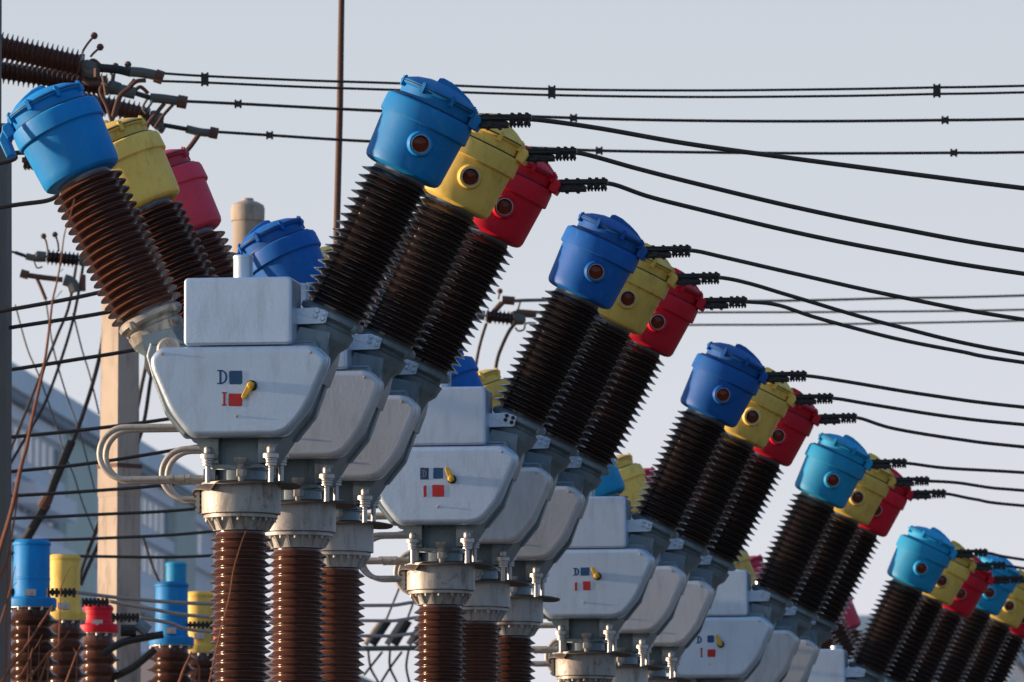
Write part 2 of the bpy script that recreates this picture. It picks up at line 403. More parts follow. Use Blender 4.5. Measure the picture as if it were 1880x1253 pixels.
def tbolt(px, y):
    b = MB(); x = L(px, 850, y)[0]; Z = lambda q: L(px, q, y)[1]
    b.lathe([(.0165, Z(886)), (.0165, Z(856)), (.034, Z(855.5)), (.034, Z(852)), (.026, Z(851.5)), (.026, Z(850.5)), (.036, Z(850)), (.036, Z(847)), (.028, Z(846.5)), (.028, Z(845.5)), (.037, Z(845)), (.037, Z(842.5)),
             (.03, Z(842)), (.048, Z(841.6)), (.048, Z(834)), (.04, Z(832.5)), (.022, Z(832)), (.024, Z(831)), (.024, Z(822.5)), (.019, Z(820)), (0, Z(819.5))], Matrix.Translation((x, y, 0)), 14)
    b.box((x - .02, min(y, y * .6), Z(841)), (x + .05 * (1 if px < 442 else -1), max(y, y * .6), Z(835)))
    return b
def valve():
    b = MB(); y = -.235; x = L(442, 860, y)[0]; Z = lambda q: L(442, q, y)[1]
    b.lathe([(.02, Z(884)), (.022, Z(876))], Matrix.Translation((x, y, 0)), 12)
    b.lathe([(.032, Z(876)), (.034, Z(874)), (.034, Z(863)), (.032, Z(862))], Matrix.Translation((x, y, 0)), 6)
    b.lathe([(.022, Z(862)), (.024, Z(853)), (.040, Z(847)), (.045, Z(842)), (.043, Z(840)), (.03, Z(839)), (.012, Z(838.5)), (0, Z(838))], Matrix.Translation((x, y, 0)), 16)
    b.box((x - .03, y + .01, Z(872)), (x + .03, -.12, Z(864)))
    return b
def shield():          # thin rain shield plate, drooping ends
    b = MB(); n = 44; Z = lambda q: (935 - q) * u; rings = 7; vs = []; fs = []
    rnd = random.Random(3)
    for side in (0, 1):
        for j in range(rings):
            for i in range(n):
                a = 2 * PI * i / n; rr = [.0, .12, .2, .245, .275, .30, .318][j]
                ex = 1.08 if math.cos(a) > 0 else .97
                x = rr * math.cos(a) * ex + .02; y = rr * math.sin(a) * .92
                dr = max(0, rr - .22)
                z = Z(885) - (dr ** 1.3) * (1.5 if math.cos(a) < -.5 else .45) * (1 + .3 * math.sin(3 * a)) + .002 * math.sin(5 * a + 1) * (rr / .3) - side * .006
                vs.append((x, y, z))
    for side in (0, 1):
        o = side * rings * n
        for j in range(rings - 1):
            for i in range(n):
                k = (i + 1) % n; f = (o + j * n + i, o + (j + 1) * n + i, o + (j + 1) * n + k, o + j * n + k)
                fs.append(f if side == 0 else f[::-1])
    for i in range(n):
        k = (i + 1) % n; a = (rings - 1) * n; c = rings * n + a; fs.append((a + i, c + i, c + k, a + k))
    b.add(vs, fs); return b
def column_head():
    Z = lambda q: (935 - q) * u
    b = MB().lathe([(70 * u, Z(887)), (73.5 * u, Z(888.5)), (73.5 * u, Z(945)), (64 * u, Z(946)), (64 * u, Z(947)), (68 * u, Z(947.5)), (68 * u, Z(953)), (60 * u, Z(954)), (57 * u, Z(956)), (51 * u, Z(972)), (50 * u, Z(976))], None, 56)
    for k in range(14):
        m = Matrix.Rotation(2 * PI * k / 14 + .1, 4, 'Z')
        b.prism([(50 * u, Z(975)), (53 * u, Z(975)), (66 * u, Z(954.5)), (56 * u, Z(954.5))], -2.2 * u, 2.2 * u, 0, 0, m)
        b.lathe([(3.4 * u, Z(959)), (3.4 * u, Z(953))], Matrix.Rotation(2 * PI * (k + .5) / 14 + .1, 4, 'Z') @ Matrix.Translation((62.5 * u, 0, 0)), 6)
    b.box((-.252, -.09, Z(943)), (-.232, .09, Z(892)))
    for zz in (898, 908, 918, 928, 938): b.lathe([(2.6 * u, 0), (2.6 * u, .262)], Matrix.Translation((0, -.075, Z(zz))) @ Matrix.Rotation(-PI / 2, 4, 'Y'), 6)
    return b
def column():
    Z = lambda q: (935 - q) * u
    n = 36; p = 15.8 * u; t1 = Z(992); b = MB().lathe(sheds(t1 - (n - 1) * p, t1, n, 45 * u, 56.5 * u), None, 56)
    return b
def column_base():
    zb = (935 - 992) * u - 36 * 15.8 * u
    return MB().lathe([(70 * u, zb - .16), (70 * u, zb - .12), (55 * u, zb - .11), (52 * u, zb + .02), (46 * u, zb + .03)], None, 40), zb - .16
def pipe(dy):
    yl = -.08 + dy; cx, cy, r = 228, 829.5, 48
    l = [(352, 781.5), (300, 781.5), (228, 781.5)]
    q = [L(px, py, -.08) for px, py in l]
    q = [Vector((x, yl, z)) for x, z in q]
    c = L(cx, cy, -.08); rr = 48 * u
    for k in range(1, 16):
        a = PI / 2 + PI * k / 16; q.append(Vector((c[0] + rr * math.cos(a), yl, c[1] + rr * math.sin(a))))
    for px in (228, 300, 400): x, z = L(px, 877.5, -.08); q.append(Vector((x, yl, z)))
    return MB().tube(q, 5.6 * u, 14)
def pipe_fit(dy):
    b = MB()
    for px0, px1, r, hx in ((310, 318, 8.5, 1), (320, 338, 7.5, 0), (340, 349, 8.5, 1)):
        if 1:
            p = L(px0, 877.5, -.08); q = L(px1, 877.5, -.08)
            b.cyl((p[0], -.08 + dy, p[1]), (q[0], -.08 + dy, q[1]), r * u, 6 if hx else 14)
    return b
# painted letters and squares
def decal(polys, y=YC):
    b = MB()
    for p in polys: b.prism(pts(p, y - .002), y - .0022, y - .0002)
    return b
def rrect(x0, y0, x1, y1, r, j=.45):
    q = roundpoly([(x0, y0), (x1, y0), (x1, y1), (x0, y1)], r, 4); out = []
    for i in range(len(q)):
        a_ = Vector(q[i]); b_ = Vector(q[(i + 1) % len(q)]); n = max(1, int((b_ - a_).length / 3))
        for k in range(n): p = a_.lerp(b_, k / n); out.append((p.x + random.uniform(-j, j), p.y + random.uniform(-j, j)))
    return out
def letterD(x0, y0, x1, y1, w=4.2):
    h = y1 - y0; W = x1 - x0; xs = x0 + W * .18
    out = [[(xs, y0), (xs + w, y0), (xs + w, y1), (xs, y1)], [(x0 - .5, y0 - .4), (xs + w + 2, y0 - .4), (xs + w + 2, y0 + 1.8), (x0 - .5, y0 + 2)], [(x0 - .5, y1 - 2), (xs + w + 2, y1 - 1.8), (xs + w + 2, y1 + .4), (x0 - .5, y1 + .4)]]
    n = 9; cx = xs + w * .9; cy = (y0 + y1) / 2
    for k in range(n):
        a0 = -PI / 2 + PI * k / n; a1 = -PI / 2 + PI * (k + 1) / n
        R = x1 - cx; r = R - w * .95
        f = lambda a, rr, hh: (cx + rr * math.cos(a), cy + hh * math.sin(a))
        out.append([f(a0, R, h / 2), f(a1, R, h / 2), f(a1, r, h / 2 - 2.4), f(a0, r, h / 2 - 2.4)])
    return out
def letterI(x0, y0, x1, y1, w=4):
    c = (x0 + x1) / 2
    return [[(c - w / 2, y0), (c + w / 2, y0), (c + w / 2, y1), (c - w / 2, y1)], [(x0, y0 - .3), (x1, y0 - .3), (x1 - 1, y0 + 2.6), (x0 + 1, y0 + 2.6)], [(x0 + 1, y1 - 2.6), (x1 - 1, y1 - 2.6), (x1, y1 + .3), (x0, y1 + .3)]]
def lever(pv, tip):
    b = MB(); x0, z0 = L(*pv, YC); x1, z1 = L(*tip, YC); d = Vector((x1 - x0, z1 - z0)).normalized(); n = Vector((-d.y, d.x))
    a = Vector((x0, z0)); t = Vector((x1, z1))
    w0, w1 = .021, .013
    poly = [a - d * .02 + n * w0 * .6, a + n * w0, t + n * w1, t + d * .008, t - n * w1, a - n * w0, a - d * .02 - n * w0 * .6]
    b.prism([tuple(q) for q in poly], YC - .05, YC - .032, 0, .004)
    b.lathe([(.019, 0), (.019, .03), (.014, .036), (0, .037)], Matrix.Translation((x0, YC - .03, z0)) @ Matrix.Rotation(PI / 2, 4, 'X'), 20)
    return b
def lever_base(pv):
    x0, z0 = L(*pv, YC)
    return MB().lathe([(.031, 0), (.031, .022), (.022, .03), (0, .031)], Matrix.Translation((x0, YC, z0)) @ Matrix.Rotation(PI / 2, 4, 'X'), 20)

# table of poles: (port px, port py, row parameter k, cap paint)
ROW = [
 (777, 270, 0, 'blue_mid', 'blue', 1), (868, 330, .25, 'yellow', 'yellow', 1), (930, 385, .436, 'red', 'red', 1),
 (1097, 504, .985, 'blue_deep', 'blue', 2), (1155, 552.5, 1.203, 'yellow', 'yellow', 2), (1209.5, 595.5, 1.412, 'red', 'red', 2),
 (1329, 729, 1.92, 'blue_deep', 'blue', 3), (1382.5, 769, 2.18, 'yellow', 'yellow', 3), (1430, 804, 2.42, 'red', 'red', 3),
 (1530, 885, 2.956, 'blue_light', 'blue', 4), (1575, 916.6, 3.215, 'yellow', 'yellow', 4), (1608.6, 939.5, 3.433, 'red', 'red', 4),
 (1692, 1046.4, 4.0, 'blue_light', 'blue', 5), (1729, 1069, 4.28, 'yellow', 'yellow', 5), (1764, 1093, 4.55, 'red', 'red', 5),
 (1817, 1091, 5.0, 'blue_light', 'blue', 6), (1853, 1115, 5.32, 'yellow', 'yellow', 6), (1878, 1138, 5.6, 'red', 'red', 6)]
MARKS = {
 1: dict(D=(398, 678.5, 416.5, 704), B=(419.5, 680, 444, 705), I=(406, 719.5, 415.5, 744), R=(418.5, 722, 444, 745.5), pv=(462, 708), tip=(448, 731)),
 2: dict(D=(769, 858, 783, 878), B=(792.5, 857.5, 810.5, 877.5), I=(774.5, 890, 780, 911), R=(790.5, 889, 812.5, 911), pv=(827, 879), tip=(818.5, 859)),
 3: dict(D=(1048.5, 1041, 1059.5, 1054.5), B=(1062, 1040, 1078, 1055), I=(1051, 1067, 1055.5, 1083), R=(1066, 1065.5, 1080, 1082), pv=(1093, 1056.5), tip=(1084.5, 1042)),
 4: dict(D=(1274, 1166, 1284, 1179), B=(1294, 1164.5, 1306.5, 1178), I=(1280.5, 1188, 1286, 1204), R=(1294, 1190, 1309, 1204.5), pv=(1318.5, 1181), tip=(1312.5, 1165)),
 5: None, 6: None}
WHICH = {1: 'of the nearest, largest set', 2: 'of the second set', 3: 'of the third set', 4: 'of the fourth set', 5: 'of the fifth set', 6: 'of the last set at right edge'}
YAW = -math.atan(2145 / 15000)
def ends(ox, oy, s, side):
    return ox + side * (984 - 442) / s, oy + (220 - 935) / s
POLES = []
for (px, py, k, capm, cname, g) in ROW:
    s = 1 + .164 * k; Z = 48.4 * s
    ox, oy = px - 335 / s, py + 665 / s
    org = at(ox, oy, Z)
    root = empty('circuit_breaker_pole', org, YAW)
    if cname == 'blue':
        extra = {1: 'with a lowered lever', 2: 'with repainted D beside a raised lever', 3: 'with faint D beside a raised lever', 4: 'with neat squares beside a raised lever', 5: 'low on the right', 6: ''}[g]
        lab = f'blue capped breaker pole {WHICH[g]} {extra}'
    elif cname == 'yellow': lab = f'yellow capped breaker pole {WHICH[g]}, between blue and red'
    else: lab = f'red capped breaker pole {WHICH[g]}, behind the yellow'
    tag(root, lab.strip(), 'circuit breaker', 'breaker poles with coloured caps standing in a receding row')
    left = capm if cname != 'red' else 'pink'
    for sd, cm in ((1, capm), (-1, left)):
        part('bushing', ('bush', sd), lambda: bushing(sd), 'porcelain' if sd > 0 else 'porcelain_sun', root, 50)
        part('bushing_collar', ('bc', sd), lambda: MB().lathe([(46 * u, 672 * u), (49 * u, 673 * u), (50 * u, 690 * u)], arm(sd), 40), 'silver_mid', root)
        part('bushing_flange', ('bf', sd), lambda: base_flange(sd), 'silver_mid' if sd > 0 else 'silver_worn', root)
        h = part('cap', ('head', sd), lambda: head(sd), cm, root, 30)
        for j, (t_, r_) in enumerate([(815.2 * u, 76.5 * u), (840.5 * u, 77.6 * u)]): part('gasket', ('gk', sd, j), lambda: gasket(sd, t_, r_), 'black', h)
        part('lid', ('lid', sd), lambda: lid(sd), cm, h, 30)
        if sd > 0:
            part('sight_glass_ring', 'pr', port_ring, cm, h); part('sight_glass', 'pg', port_glass, 'sight', h); part('glass_rim', 'prim', lambda: MB().lathe([(16.0 * u, 78 * u), (17.0 * u, 86.5 * u), (16.2 * u, 87 * u), (15.2 * u, 84 * u), (15.2 * u, 80 * u)], port_m(), 36, False), 'steel', h)
        else: part('terminal_lug', ('lug', sd), lambda: left_lug(sd), cm, h)
        part('cable_clamp', ('clamp', sd), lambda: clamp(sd), 'clamp', root)
    part('gear_housing', 'hull', hull, 'silver_mid', root)
    for y in (-.20, .12): part('housing_rim', ('rim', y), lambda: hull_rim(y), 'silver_mid', root)
    cv = part('cover', 'cover', cover, 'silver' if cname == 'blue' else 'silver_grazed', root, 50)
    for j in range(3): part('screw', ('cs', j), lambda: cover_screw(j), 'steel', cv)
    tb = part('top_box', 'tb', topbox, 'silver', root, 50)
    part('vent_pipe', 'vent', vent, 'silver', tb)
    br = part('bracket_plate', 'br', bracket, 'silver', root)
    for j in range(4): part('bolt', ('bb', j), lambda: bracket_bolt(j), 'clamp' if g == 2 and cname == 'blue' else 'silver', br)
    part('hinge_cover', 'bl', bracket_left, 'silver_worn', root)
    part('pedestal', 'foot', foot, 'silver_mid', root)
    for j, (x, y) in enumerate([(381, -.245), (497, -.245), (402, .22), (516, .22)]): part('tension_bolt', ('tbolt', j), lambda: tbolt(x, y), 'steel', root)
    part('drain_valve', 'valve', valve, 'silver_worn', root)
    part('rain_shield', 'shield', shield, 'shield', root, 60)
    part('column_head', 'ch', column_head, 'silver_worn' if cname == 'blue' else 'silver_head', root)
    part('column_insulator', 'col', column, 'porcelain_column', root, 50)
    for dy in (0, .19):
        pp = part('oil_pipe', ('pipe', dy), lambda: pipe(dy), 'pipe', root); part('fitting', ('pf', dy), lambda: pipe_fit(dy), 'pipe', pp)
    cb, zb = column_base(); obj('column_base', cb, 'silver_mid', root)
    H = org.z + zb; fr = MB()
    for sx in (-1, 1):
        for sy in (-1, 1):
            fr.box((sx * .3 - .04, sy * .3 - .04, -org.z), (sx * .3 + .04, sy * .3 + .04, zb - .065))
    for i in range(3):
        z0 = -org.z + H * (.05 + i * .3); z1 = z0 + H * .28
        for sy in (-1, 1): fr.tube([(-.3, sy * .3, z0), (.3, sy * .3, z1)], .018, 6); fr.tube([(sy * .3, -.3, z1), (sy * .3, .3, z0)], .018, 6)
    fr.box((-.4, -.4, zb - .06), (.4, .4, zb - .002))
    obj('support_frame', fr, 'steel', root)
    mk = MARKS[g] if cname == 'blue' else None
    if mk:
        cv_ = lambda p: (442 + (p[0] - ox) * s, 935 + (p[1] - oy) * s)
        def R4(t): a = cv_(t[:2]); b_ = cv_(t[2:]); return (*a, *b_)
        D, B, I, R_ = R4(mk['D']), R4(mk['B']), R4(mk['I']), R4(mk['R'])
        if g == 2:
            pb_ = obj('paint_patch', decal([rrect(D[0] - 1, D[1] - 1, D[2] + 1, D[3] + 1, 1)]), 'mark_blue', cv)
            obj('letter_mark', decal(letterD(D[0] + 3, D[1] + 4, D[2] - 3, D[3] - 4, 2.6), YC - .003), 'mark_tan', cv)['label'] = 'pale letter D showing through blue paint'
        else: obj('letter_mark', decal(letterD(*D)), 'mark_blue', cv)['label'] = 'blue painted letter D'
        obj('colour_mark', decal([rrect(*B, 4 if g in (1, 4) else 1)]), 'mark_blue', cv)['label'] = 'blue painted square'
        if g in (1, 4): obj('letter_mark', decal(letterI(*I)), 'mark_red', cv)['label'] = 'red painted letter I'
        else: obj('letter_mark', decal([rrect(*I, 2)]), 'mark_red', cv)['label'] = 'red painted letter I'
        obj('colour_mark', decal([rrect(*R_, 4 if g in (1, 4) else 1)]), 'mark_red', cv)['label'] = 'red painted square'
        lv = obj('lever', lever(cv_(mk['pv']), cv_(mk['tip'])), 'lever', cv)
        obj('lever_base', lever_base(cv_(mk['pv'])), 'black', cv)
    POLES.append((g, cname, ox, oy, s, Z))

# ------------------------------------------------------------------ cables
def smooth(P, n=10):
    out = []
    for i in range(len(P) - 1):
        p0 = P[max(i - 1, 0)]; p1 = P[i]; p2 = P[i + 1]; p3 = P[min(i + 2, len(P) - 1)]
        for k in range(n):
            t = k / n
            out.append(.5 * ((2 * p1) + (p2 - p0) * t + (2 * p0 - 5 * p1 + 4 * p2 - p3) * t * t + (3 * p1 - p0 - 3 * p2 + p3) * t ** 3))
    out.append(P[-1]); return out
def wire(name, pxs, Z, r, mat, label, cat, group=None, Z2=None, seg=8):
    n = len(pxs); P = []
    for i, q in enumerate(pxs):
        z = Z if len(q) < 3 else q[2]
        if Z2 is not None: z = Z + (Z2 - Z) * (q[0] - pxs[0][0]) / (pxs[-1][0] - pxs[0][0])
        P.append(at(q[0], q[1], z))
    o = obj(name, MB().tube(smooth(P), r, seg), mat)
    return tag(o, label, cat, group)
RC = {(1, 'blue'): [(1100, 236), (1280, 267), (1560, 305), (1880, 346), (2300, 395), (3300, 440)],
      (1, 'yellow'): [(1170, 310), (1280, 338), (1460, 381), (1640, 418), (1880, 460), (2400, 530), (3300, 600)],
      (1, 'red'): [(1190, 361), (1280, 384), (1460, 427), (1640, 463), (1880, 503), (2400, 570), (3300, 640)],
      (2, 'blue'): [(1330, 473), (1460, 503), (1640, 543), (1880, 587), (2400, 655), (3200, 720)],
      (2, 'yellow'): [(1380, 522), (1460, 546), (1640, 598), (1880, 651), (2400, 725), (3200, 790)],
      (2, 'red'): [(1430, 561), (1500, 584), (1640, 621), (1760, 645), (1880, 666), (2400, 735), (3200, 800)],
      (3, 'blue'): [(1560, 702), (1700, 725), (1880, 748), (2300, 785), (3000, 830)],
      (3, 'yellow'): [(1600, 743), (1740, 765), (1880, 780), (2300, 815), (3000, 850)],
      (3, 'red'): [(1640, 787), (1760, 807), (1880, 821), (2300, 860), (3000, 900)],
      (4, 'blue'): [(1740, 860), (1880, 868), (2300, 895), (2900, 930)],
      (4, 'yellow'): [(1760, 887), (1820, 896), (1880, 901), (2300, 935), (2900, 960)],
      (4, 'red'): [(1790, 917), (1880, 929), (2300, 960), (2900, 990)],
      (5, 'blue'): [(1880, 1028), (2200, 1070), (2800, 1100)], (5, 'yellow'): [(1920, 1050), (2200, 1090), (2800, 1120)], (5, 'red'): [(1960, 1075), (2200, 1110), (2800, 1140)]}
LC = {(1, 'blue'): [(-160, 232), (-500, 290), (-1200, 380)], (1, 'yellow'): [(0, 300), (-300, 350), (-1000, 430)],
      (1, 'red'): [(95, 366), (0, 381), (-300, 430), (-1000, 510)],
      (2, 'blue'): [(260, 512), (170, 540), (0, 572), (-400, 640), (-1000, 700)], (2, 'yellow'): [(300, 550), (190, 575), (0, 605), (-400, 670), (-1000, 740)],
      (2, 'red'): [(400, 605), (260, 640), (130, 662), (0, 682), (-400, 740), (-1000, 800)],
      (3, 'blue'): [(500, 738), (306, 770), (150, 790), (0, 805), (-400, 845), (-1000, 880)], (3, 'yellow'): [(520, 790), (294, 831), (150, 853), (0, 868), (-400, 905), (-1000, 940)],
      (3, 'red'): [(560, 845), (330, 887), (150, 903), (0, 912), (-400, 935), (-1000, 960)],
      (4, 'blue'): [(650, 898), (365, 934), (180, 945), (0, 953), (-400, 965), (-1000, 980)], (4, 'yellow'): [(700, 930), (398, 975), (180, 989), (0, 994), (-400, 1005), (-1000, 1010)],
      (4, 'red'): [(700, 985), (393, 1020), (176, 1022), (25, 1017), (-300, 1000), (-900, 980)],
      (5, 'blue'): [(1000, 1062), (765, 1105), (680, 1112), (385, 1109), (240, 1100), (142, 1088)], (5, 'yellow'): [(1020, 1092), (765, 1134), (680, 1140), (385, 1133), (260, 1115), (200, 1104)],
      (5, 'red'): [(1050, 1125), (770, 1162), (680, 1168), (385, 1160), (310, 1144), (255, 1134)]}
SETN = {1: 'highest set', 2: 'second highest set', 3: 'third highest set', 4: 'fourth highest set', 5: 'lowest set'}
for (g, cname, ox, oy, s, Z) in POLES:
    for tb_, side, sn in ((RC, 1, 'right'), (LC, -1, 'left')):
        if (g, cname) not in tb_: continue
        ex, ey = ends(ox, oy, s, side)
        rest = tb_[(g, cname)]
        near = ox + side * (940 - 442) / s
        cols = [(near, ey, Z), (ex, ey, Z)]
        rest = [(x, y, Z) for x, y in rest]
        if g == 5 and side < 0: rest = [(x, y, Z + (72 - Z) * min(1, (1050 - x) / 900)) for x, y, _ in rest]
        P = [at(*c) for c in cols + rest]
        o = obj('overhead_cable', MB().tube(smooth(P), 4.6 * u if not (g == 5 and side < 0) else 5.2 * u, 10), 'cable_grey' if (g == 5 and side < 0) else 'cable')
        look = 'light grey cable' if (g == 5 and side < 0) else 'thick dark cable'
        tag(o, f'{look} running {sn} from the {cname} cap {WHICH[g]}', 'cable', 'cables clamped to the breaker caps')

# far conductors on the gantry behind
ZW = 66
def spacer(name, px, pys, Z, lab):
    b = MB()
    a = at(px, pys[0], Z); c = at(px, pys[-1], Z)
    b.box((a.x - .03, a.y - .02, c.z - .018), (a.x + .03, a.y + .02, a.z + .018))
    for p in (a, c):
        for dx in (-.022, .022): b.hexa((p.x + dx, p.y, p.z - .03), (p.x + dx, p.y, p.z + .03), .009)
    return tag(obj(name, b, 'clamp'), lab, 'spacer clamp', 'spacer clamps on the bundled wires')
TW = [[(285, 134), (376, 140), (560, 148), (720, 153), (1013, 164), (1280, 166.5), (1550, 164), (1720, 161), (1880, 158), (2600, 140)],
      [(285, 149), (376, 152), (560, 160), (740, 166), (1013, 175), (1280, 178.5), (1550, 176.5), (1720, 173), (1880, 170), (2600, 152)]]
wire('overhead_wire', TW[0], ZW, .0105, 'wire', 'thin dark wire at the very top, upper one of the close pair', 'wire', 'bundled wires strung behind the breakers')
wire('overhead_wire', TW[1], ZW, .0105, 'wire', 'thin dark wire at the top, lower one of the close pair', 'wire', 'bundled wires strung behind the breakers')
wire('overhead_wire', [(330, 186), (440, 191), (700, 204), (1055, 217), (1280, 222), (1500, 223), (1735, 221), (1880, 219), (2600, 205)], 68, .013, 'wire', 'single dark wire passing behind the tallest blue cap', 'wire', 'bundled wires strung behind the breakers')
wire('overhead_wire', [(390, 242), (500, 249), (680, 260), (980, 272), (1100, 277), (1280, 280), (1500, 282), (1750, 281), (1880, 280), (2600, 268)], 70, .013, 'wire', 'single dark wire passing just above the red cap of the nearest set', 'wire', 'bundled wires strung behind the breakers')
for px, pys, Z, lab in [(376, (140, 152), 66, 'spacer clamp on the close pair of wires near the insulator strings'), (1013, (164, 175), 66, 'spacer clamp on the close pair of wires in the middle of the sky'),
                        (1720, (161, 173), 66, 'spacer clamp on the close pair of wires near the right edge'),
                        (437, (190, 192.5), 68, 'small clamp on the third wire left of the rusty mast'), (1053, (216, 218.5), 68, 'small clamp on the third wire, middle of the sky'), (1735, (220, 222), 68, 'small clamp on the third wire near the right edge'),
                        (495, (247.5, 250), 70, 'small clamp on the lowest wire left of the rusty mast'), (1100, (276, 278.5), 70, 'small clamp on the lowest wire, middle of the sky'), (1751, (280, 282), 70, 'small clamp on the lowest wire near the right edge')]:
    spacer('spacer_clamp', px, pys, Z, lab)
ZF = 98
wire('distant_wire', [(955, 552), (1390, 553), (1640, 548), (1880, 543), (2600, 520)], ZF, .015, 'wire', 'thin distant wire, highest of three behind the second red cap', 'wire', 'distant wires on the right')
wire('distant_wire', [(985, 575), (1280, 574), (1560, 573), (1880, 569), (2600, 552)], ZF + 1, .013, 'wire', 'thin distant wire, middle of three behind the second red cap', 'wire', 'distant wires on the right')
wire('distant_wire', [(1000, 600), (1270, 597), (1500, 596), (1880, 589), (2600, 570)], ZF + 2, .013, 'wire', 'thin distant wire, lowest of three behind the second red cap', 'wire', 'distant wires on the right')

# strain insulator strings
def strings(name, a, b, Z, n, rad, lab, horns=(), Z2=None, hard=None):
    pa = at(*a, Z); pb = at(*b, Z if Z2 is None else Z2); root = empty(name, pa)
    tag(root, lab, 'insulator', 'disc insulator strings on the gantry wires')
    d = pb - pa; Ln = d.length; q = d.to_track_quat('Z', 'Y').to_matrix().to_4x4(); p = Ln / n
    prof = [(.03, 0)]
    for i in range(n):
        t = i * p
        prof += [(rad * .62, t + .02 * p), (rad * .66, t + .15 * p), (rad * .85, t + .3 * p), (rad, t + .42 * p), (rad * .97, t + .50 * p), (rad * .72, t + .6 * p), (rad * .62, t + .85 * p)]
    o = obj('discs', MB().lathe(prof, q, 28), 'porcelain_column' if rad > .09 else 'porcelain_dark', root, 50)
    h = MB()
    h.lathe([(.05, Ln), (.06, Ln + .03), (.05, Ln + .1), (.02, Ln + .12)], q, 14)
    h.lathe([(.012, -.12), (.012, Ln + .01)], q, 8); h.lathe([(.02, -.12), (.05, -.1), (.05, -.01)], q, 14)
    obj('end_fitting', h, 'hardware', root)
    for hp in horns:
        P = [at(*c, Z) - pa for c in hp]; hb = MB().tube(smooth(P, 6), .009, 8)
        e = P[-1]; hb.lathe([(.001, -.03), (.02, -.022), (.03, 0), (.02, .022), (.001, .03)], Matrix.Translation(e), 12)
        obj('arcing_horn', hb, 'rust', root)
    return root
r1 = strings('insulator_string', (-160, 50), (152, 122), 64, 34, .125, 'upper left disc string with two ball tipped horns, nearest the sky', [[(152, 110), (152, 96), (160, 82), (173, 66)], [(166, 105), (172, 98), (184, 87)]])
strings('insulator_string', (-150, 105), (198, 160), 66, 38, .11, 'disc string just under the uppermost one, over the left blue cap', [[(208, 152), (212, 122)], [(236, 134), (238, 122), (235, 119)]])
strings('insulator_string', (120, 175), (275, 214), 68, 17, .10, 'short disc string above the left yellow cap', [])
strings('insulator_string', (86, 472), (146, 478), 80, 8, .08, 'small distant disc string left of the brown bushing', [[(88, 462), (85, 445), (80, 434)], [(108, 462), (106, 445), (101, 431)]])
strings('insulator_string', (892, 580), (944, 586), 84, 7, .08, 'small distant disc string seen between the first and second sets', [[(915, 550), (918, 535)]])
# hardware linking strings to wires
def hardware(name, parts_, lab, cat='wire fitting', mat='hardware'):
    root = empty(name, at(*parts_[0][1][0], parts_[0][2])); tag(root, lab, cat, 'wire fittings on the gantry')
    for nm, pl, Z, r, mt in parts_:
        P = [at(*c, Z) - root.location for c in pl]
        b = MB()
        if len(P) > 1: b.tube(smooth(P, 5), r, 10)
        obj(nm, b, mt, root)
    return root
hardware('wire_fitting', [('body', [(150, 115), (160, 132), (180, 132)], 64, .055, 'hardware'), ('yoke', [(180, 125), (215, 128), (240, 134)], 64, .035, 'clamp'), ('sleeve', [(236, 132), (262, 134), (292, 140)], 65.5, .042, 'hardware'),
                          ('collar', [(285, 139), (299, 144)], 65.5, .056, 'rust'), ('jumper', [(268, 148), (250, 150), (236, 163), (218, 180), (205, 225)], 65.5, .018, 'rust'), ('jumper', [(248, 146), (238, 158), (222, 176), (212, 215)], 66, .016, 'rust'),
                          ('strap', [(151, 100), (150, 135), (160, 152), (185, 153)], 64, .022, 'rust'), ('plate', [(190, 140), (196, 175)], 64.5, .018, 'rust')], 'grey and rusty clamp joining the top disc string to the close pair of wires')
hardware('wire_fitting', [('body', [(203, 160), (222, 166), (248, 172)], 66, .05, 'hardware'), ('sleeve', [(276, 180), (300, 182), (335, 187)], 67.5, .04, 'hardware'), ('link', [(244, 170), (276, 180)], 67, .022, 'clamp'),
                          ('collar', [(326, 186), (343, 189)], 67.5, .055, 'rust'), ('jumper', [(302, 190), (290, 205), (272, 228), (262, 260)], 67.5, .018, 'rust'), ('ring', [(272, 180), (262, 198), (268, 208)], 67.5, .01, 'hardware')], 'grey clamp on the third wire just above the left yellow cap')
hardware('wire_fitting', [('body', [(276, 214), (290, 230), (300, 232)], 68, .045, 'hardware'), ('link', [(300, 230), (345, 238)], 69, .02, 'clamp'), ('sleeve', [(342, 237), (368, 243), (392, 245)], 69.5, .036, 'hardware'),
                          ('collar', [(385, 243), (400, 246)], 69.5, .05, 'rust'), ('jumper', [(366, 246), (352, 266), (336, 288), (330, 320)], 69.5, .022, 'rust'), ('ring', [(288, 234), (296, 244), (303, 234)], 69, .01, 'hardware')], 'grey clamp on the lowest wire above the left red cap')
hardware('wire_fitting', [('sleeve', [(48, 471), (68, 475), (84, 475)], 80, .035, 'hardware'), ('link', [(28, 464), (48, 471)], 80, .018, 'clamp'), ('ring', [(62, 478), (68, 492), (78, 490)], 80, .008, 'hardware'), ('wire', [(-60, 440), (0, 458), (28, 464)], 80, .012, 'wire')], 'small clamp left of the distant disc string')
hardware('wire_fitting', [('collar', [(38, 502), (52, 506)], 82, .045, 'rust'), ('sleeve', [(52, 506), (80, 510), (115, 514)], 82, .028, 'rust'), ('plate', [(118, 514), (132, 520), (138, 536)], 82, .06, 'hardware'), ('jumper', [(68, 512), (76, 530), (84, 550)], 82, .018, 'rust'), ('post', [(152, 505), (152, 535)], 82, .03, 'rust')], 'rusty clamp arm below the distant disc string')
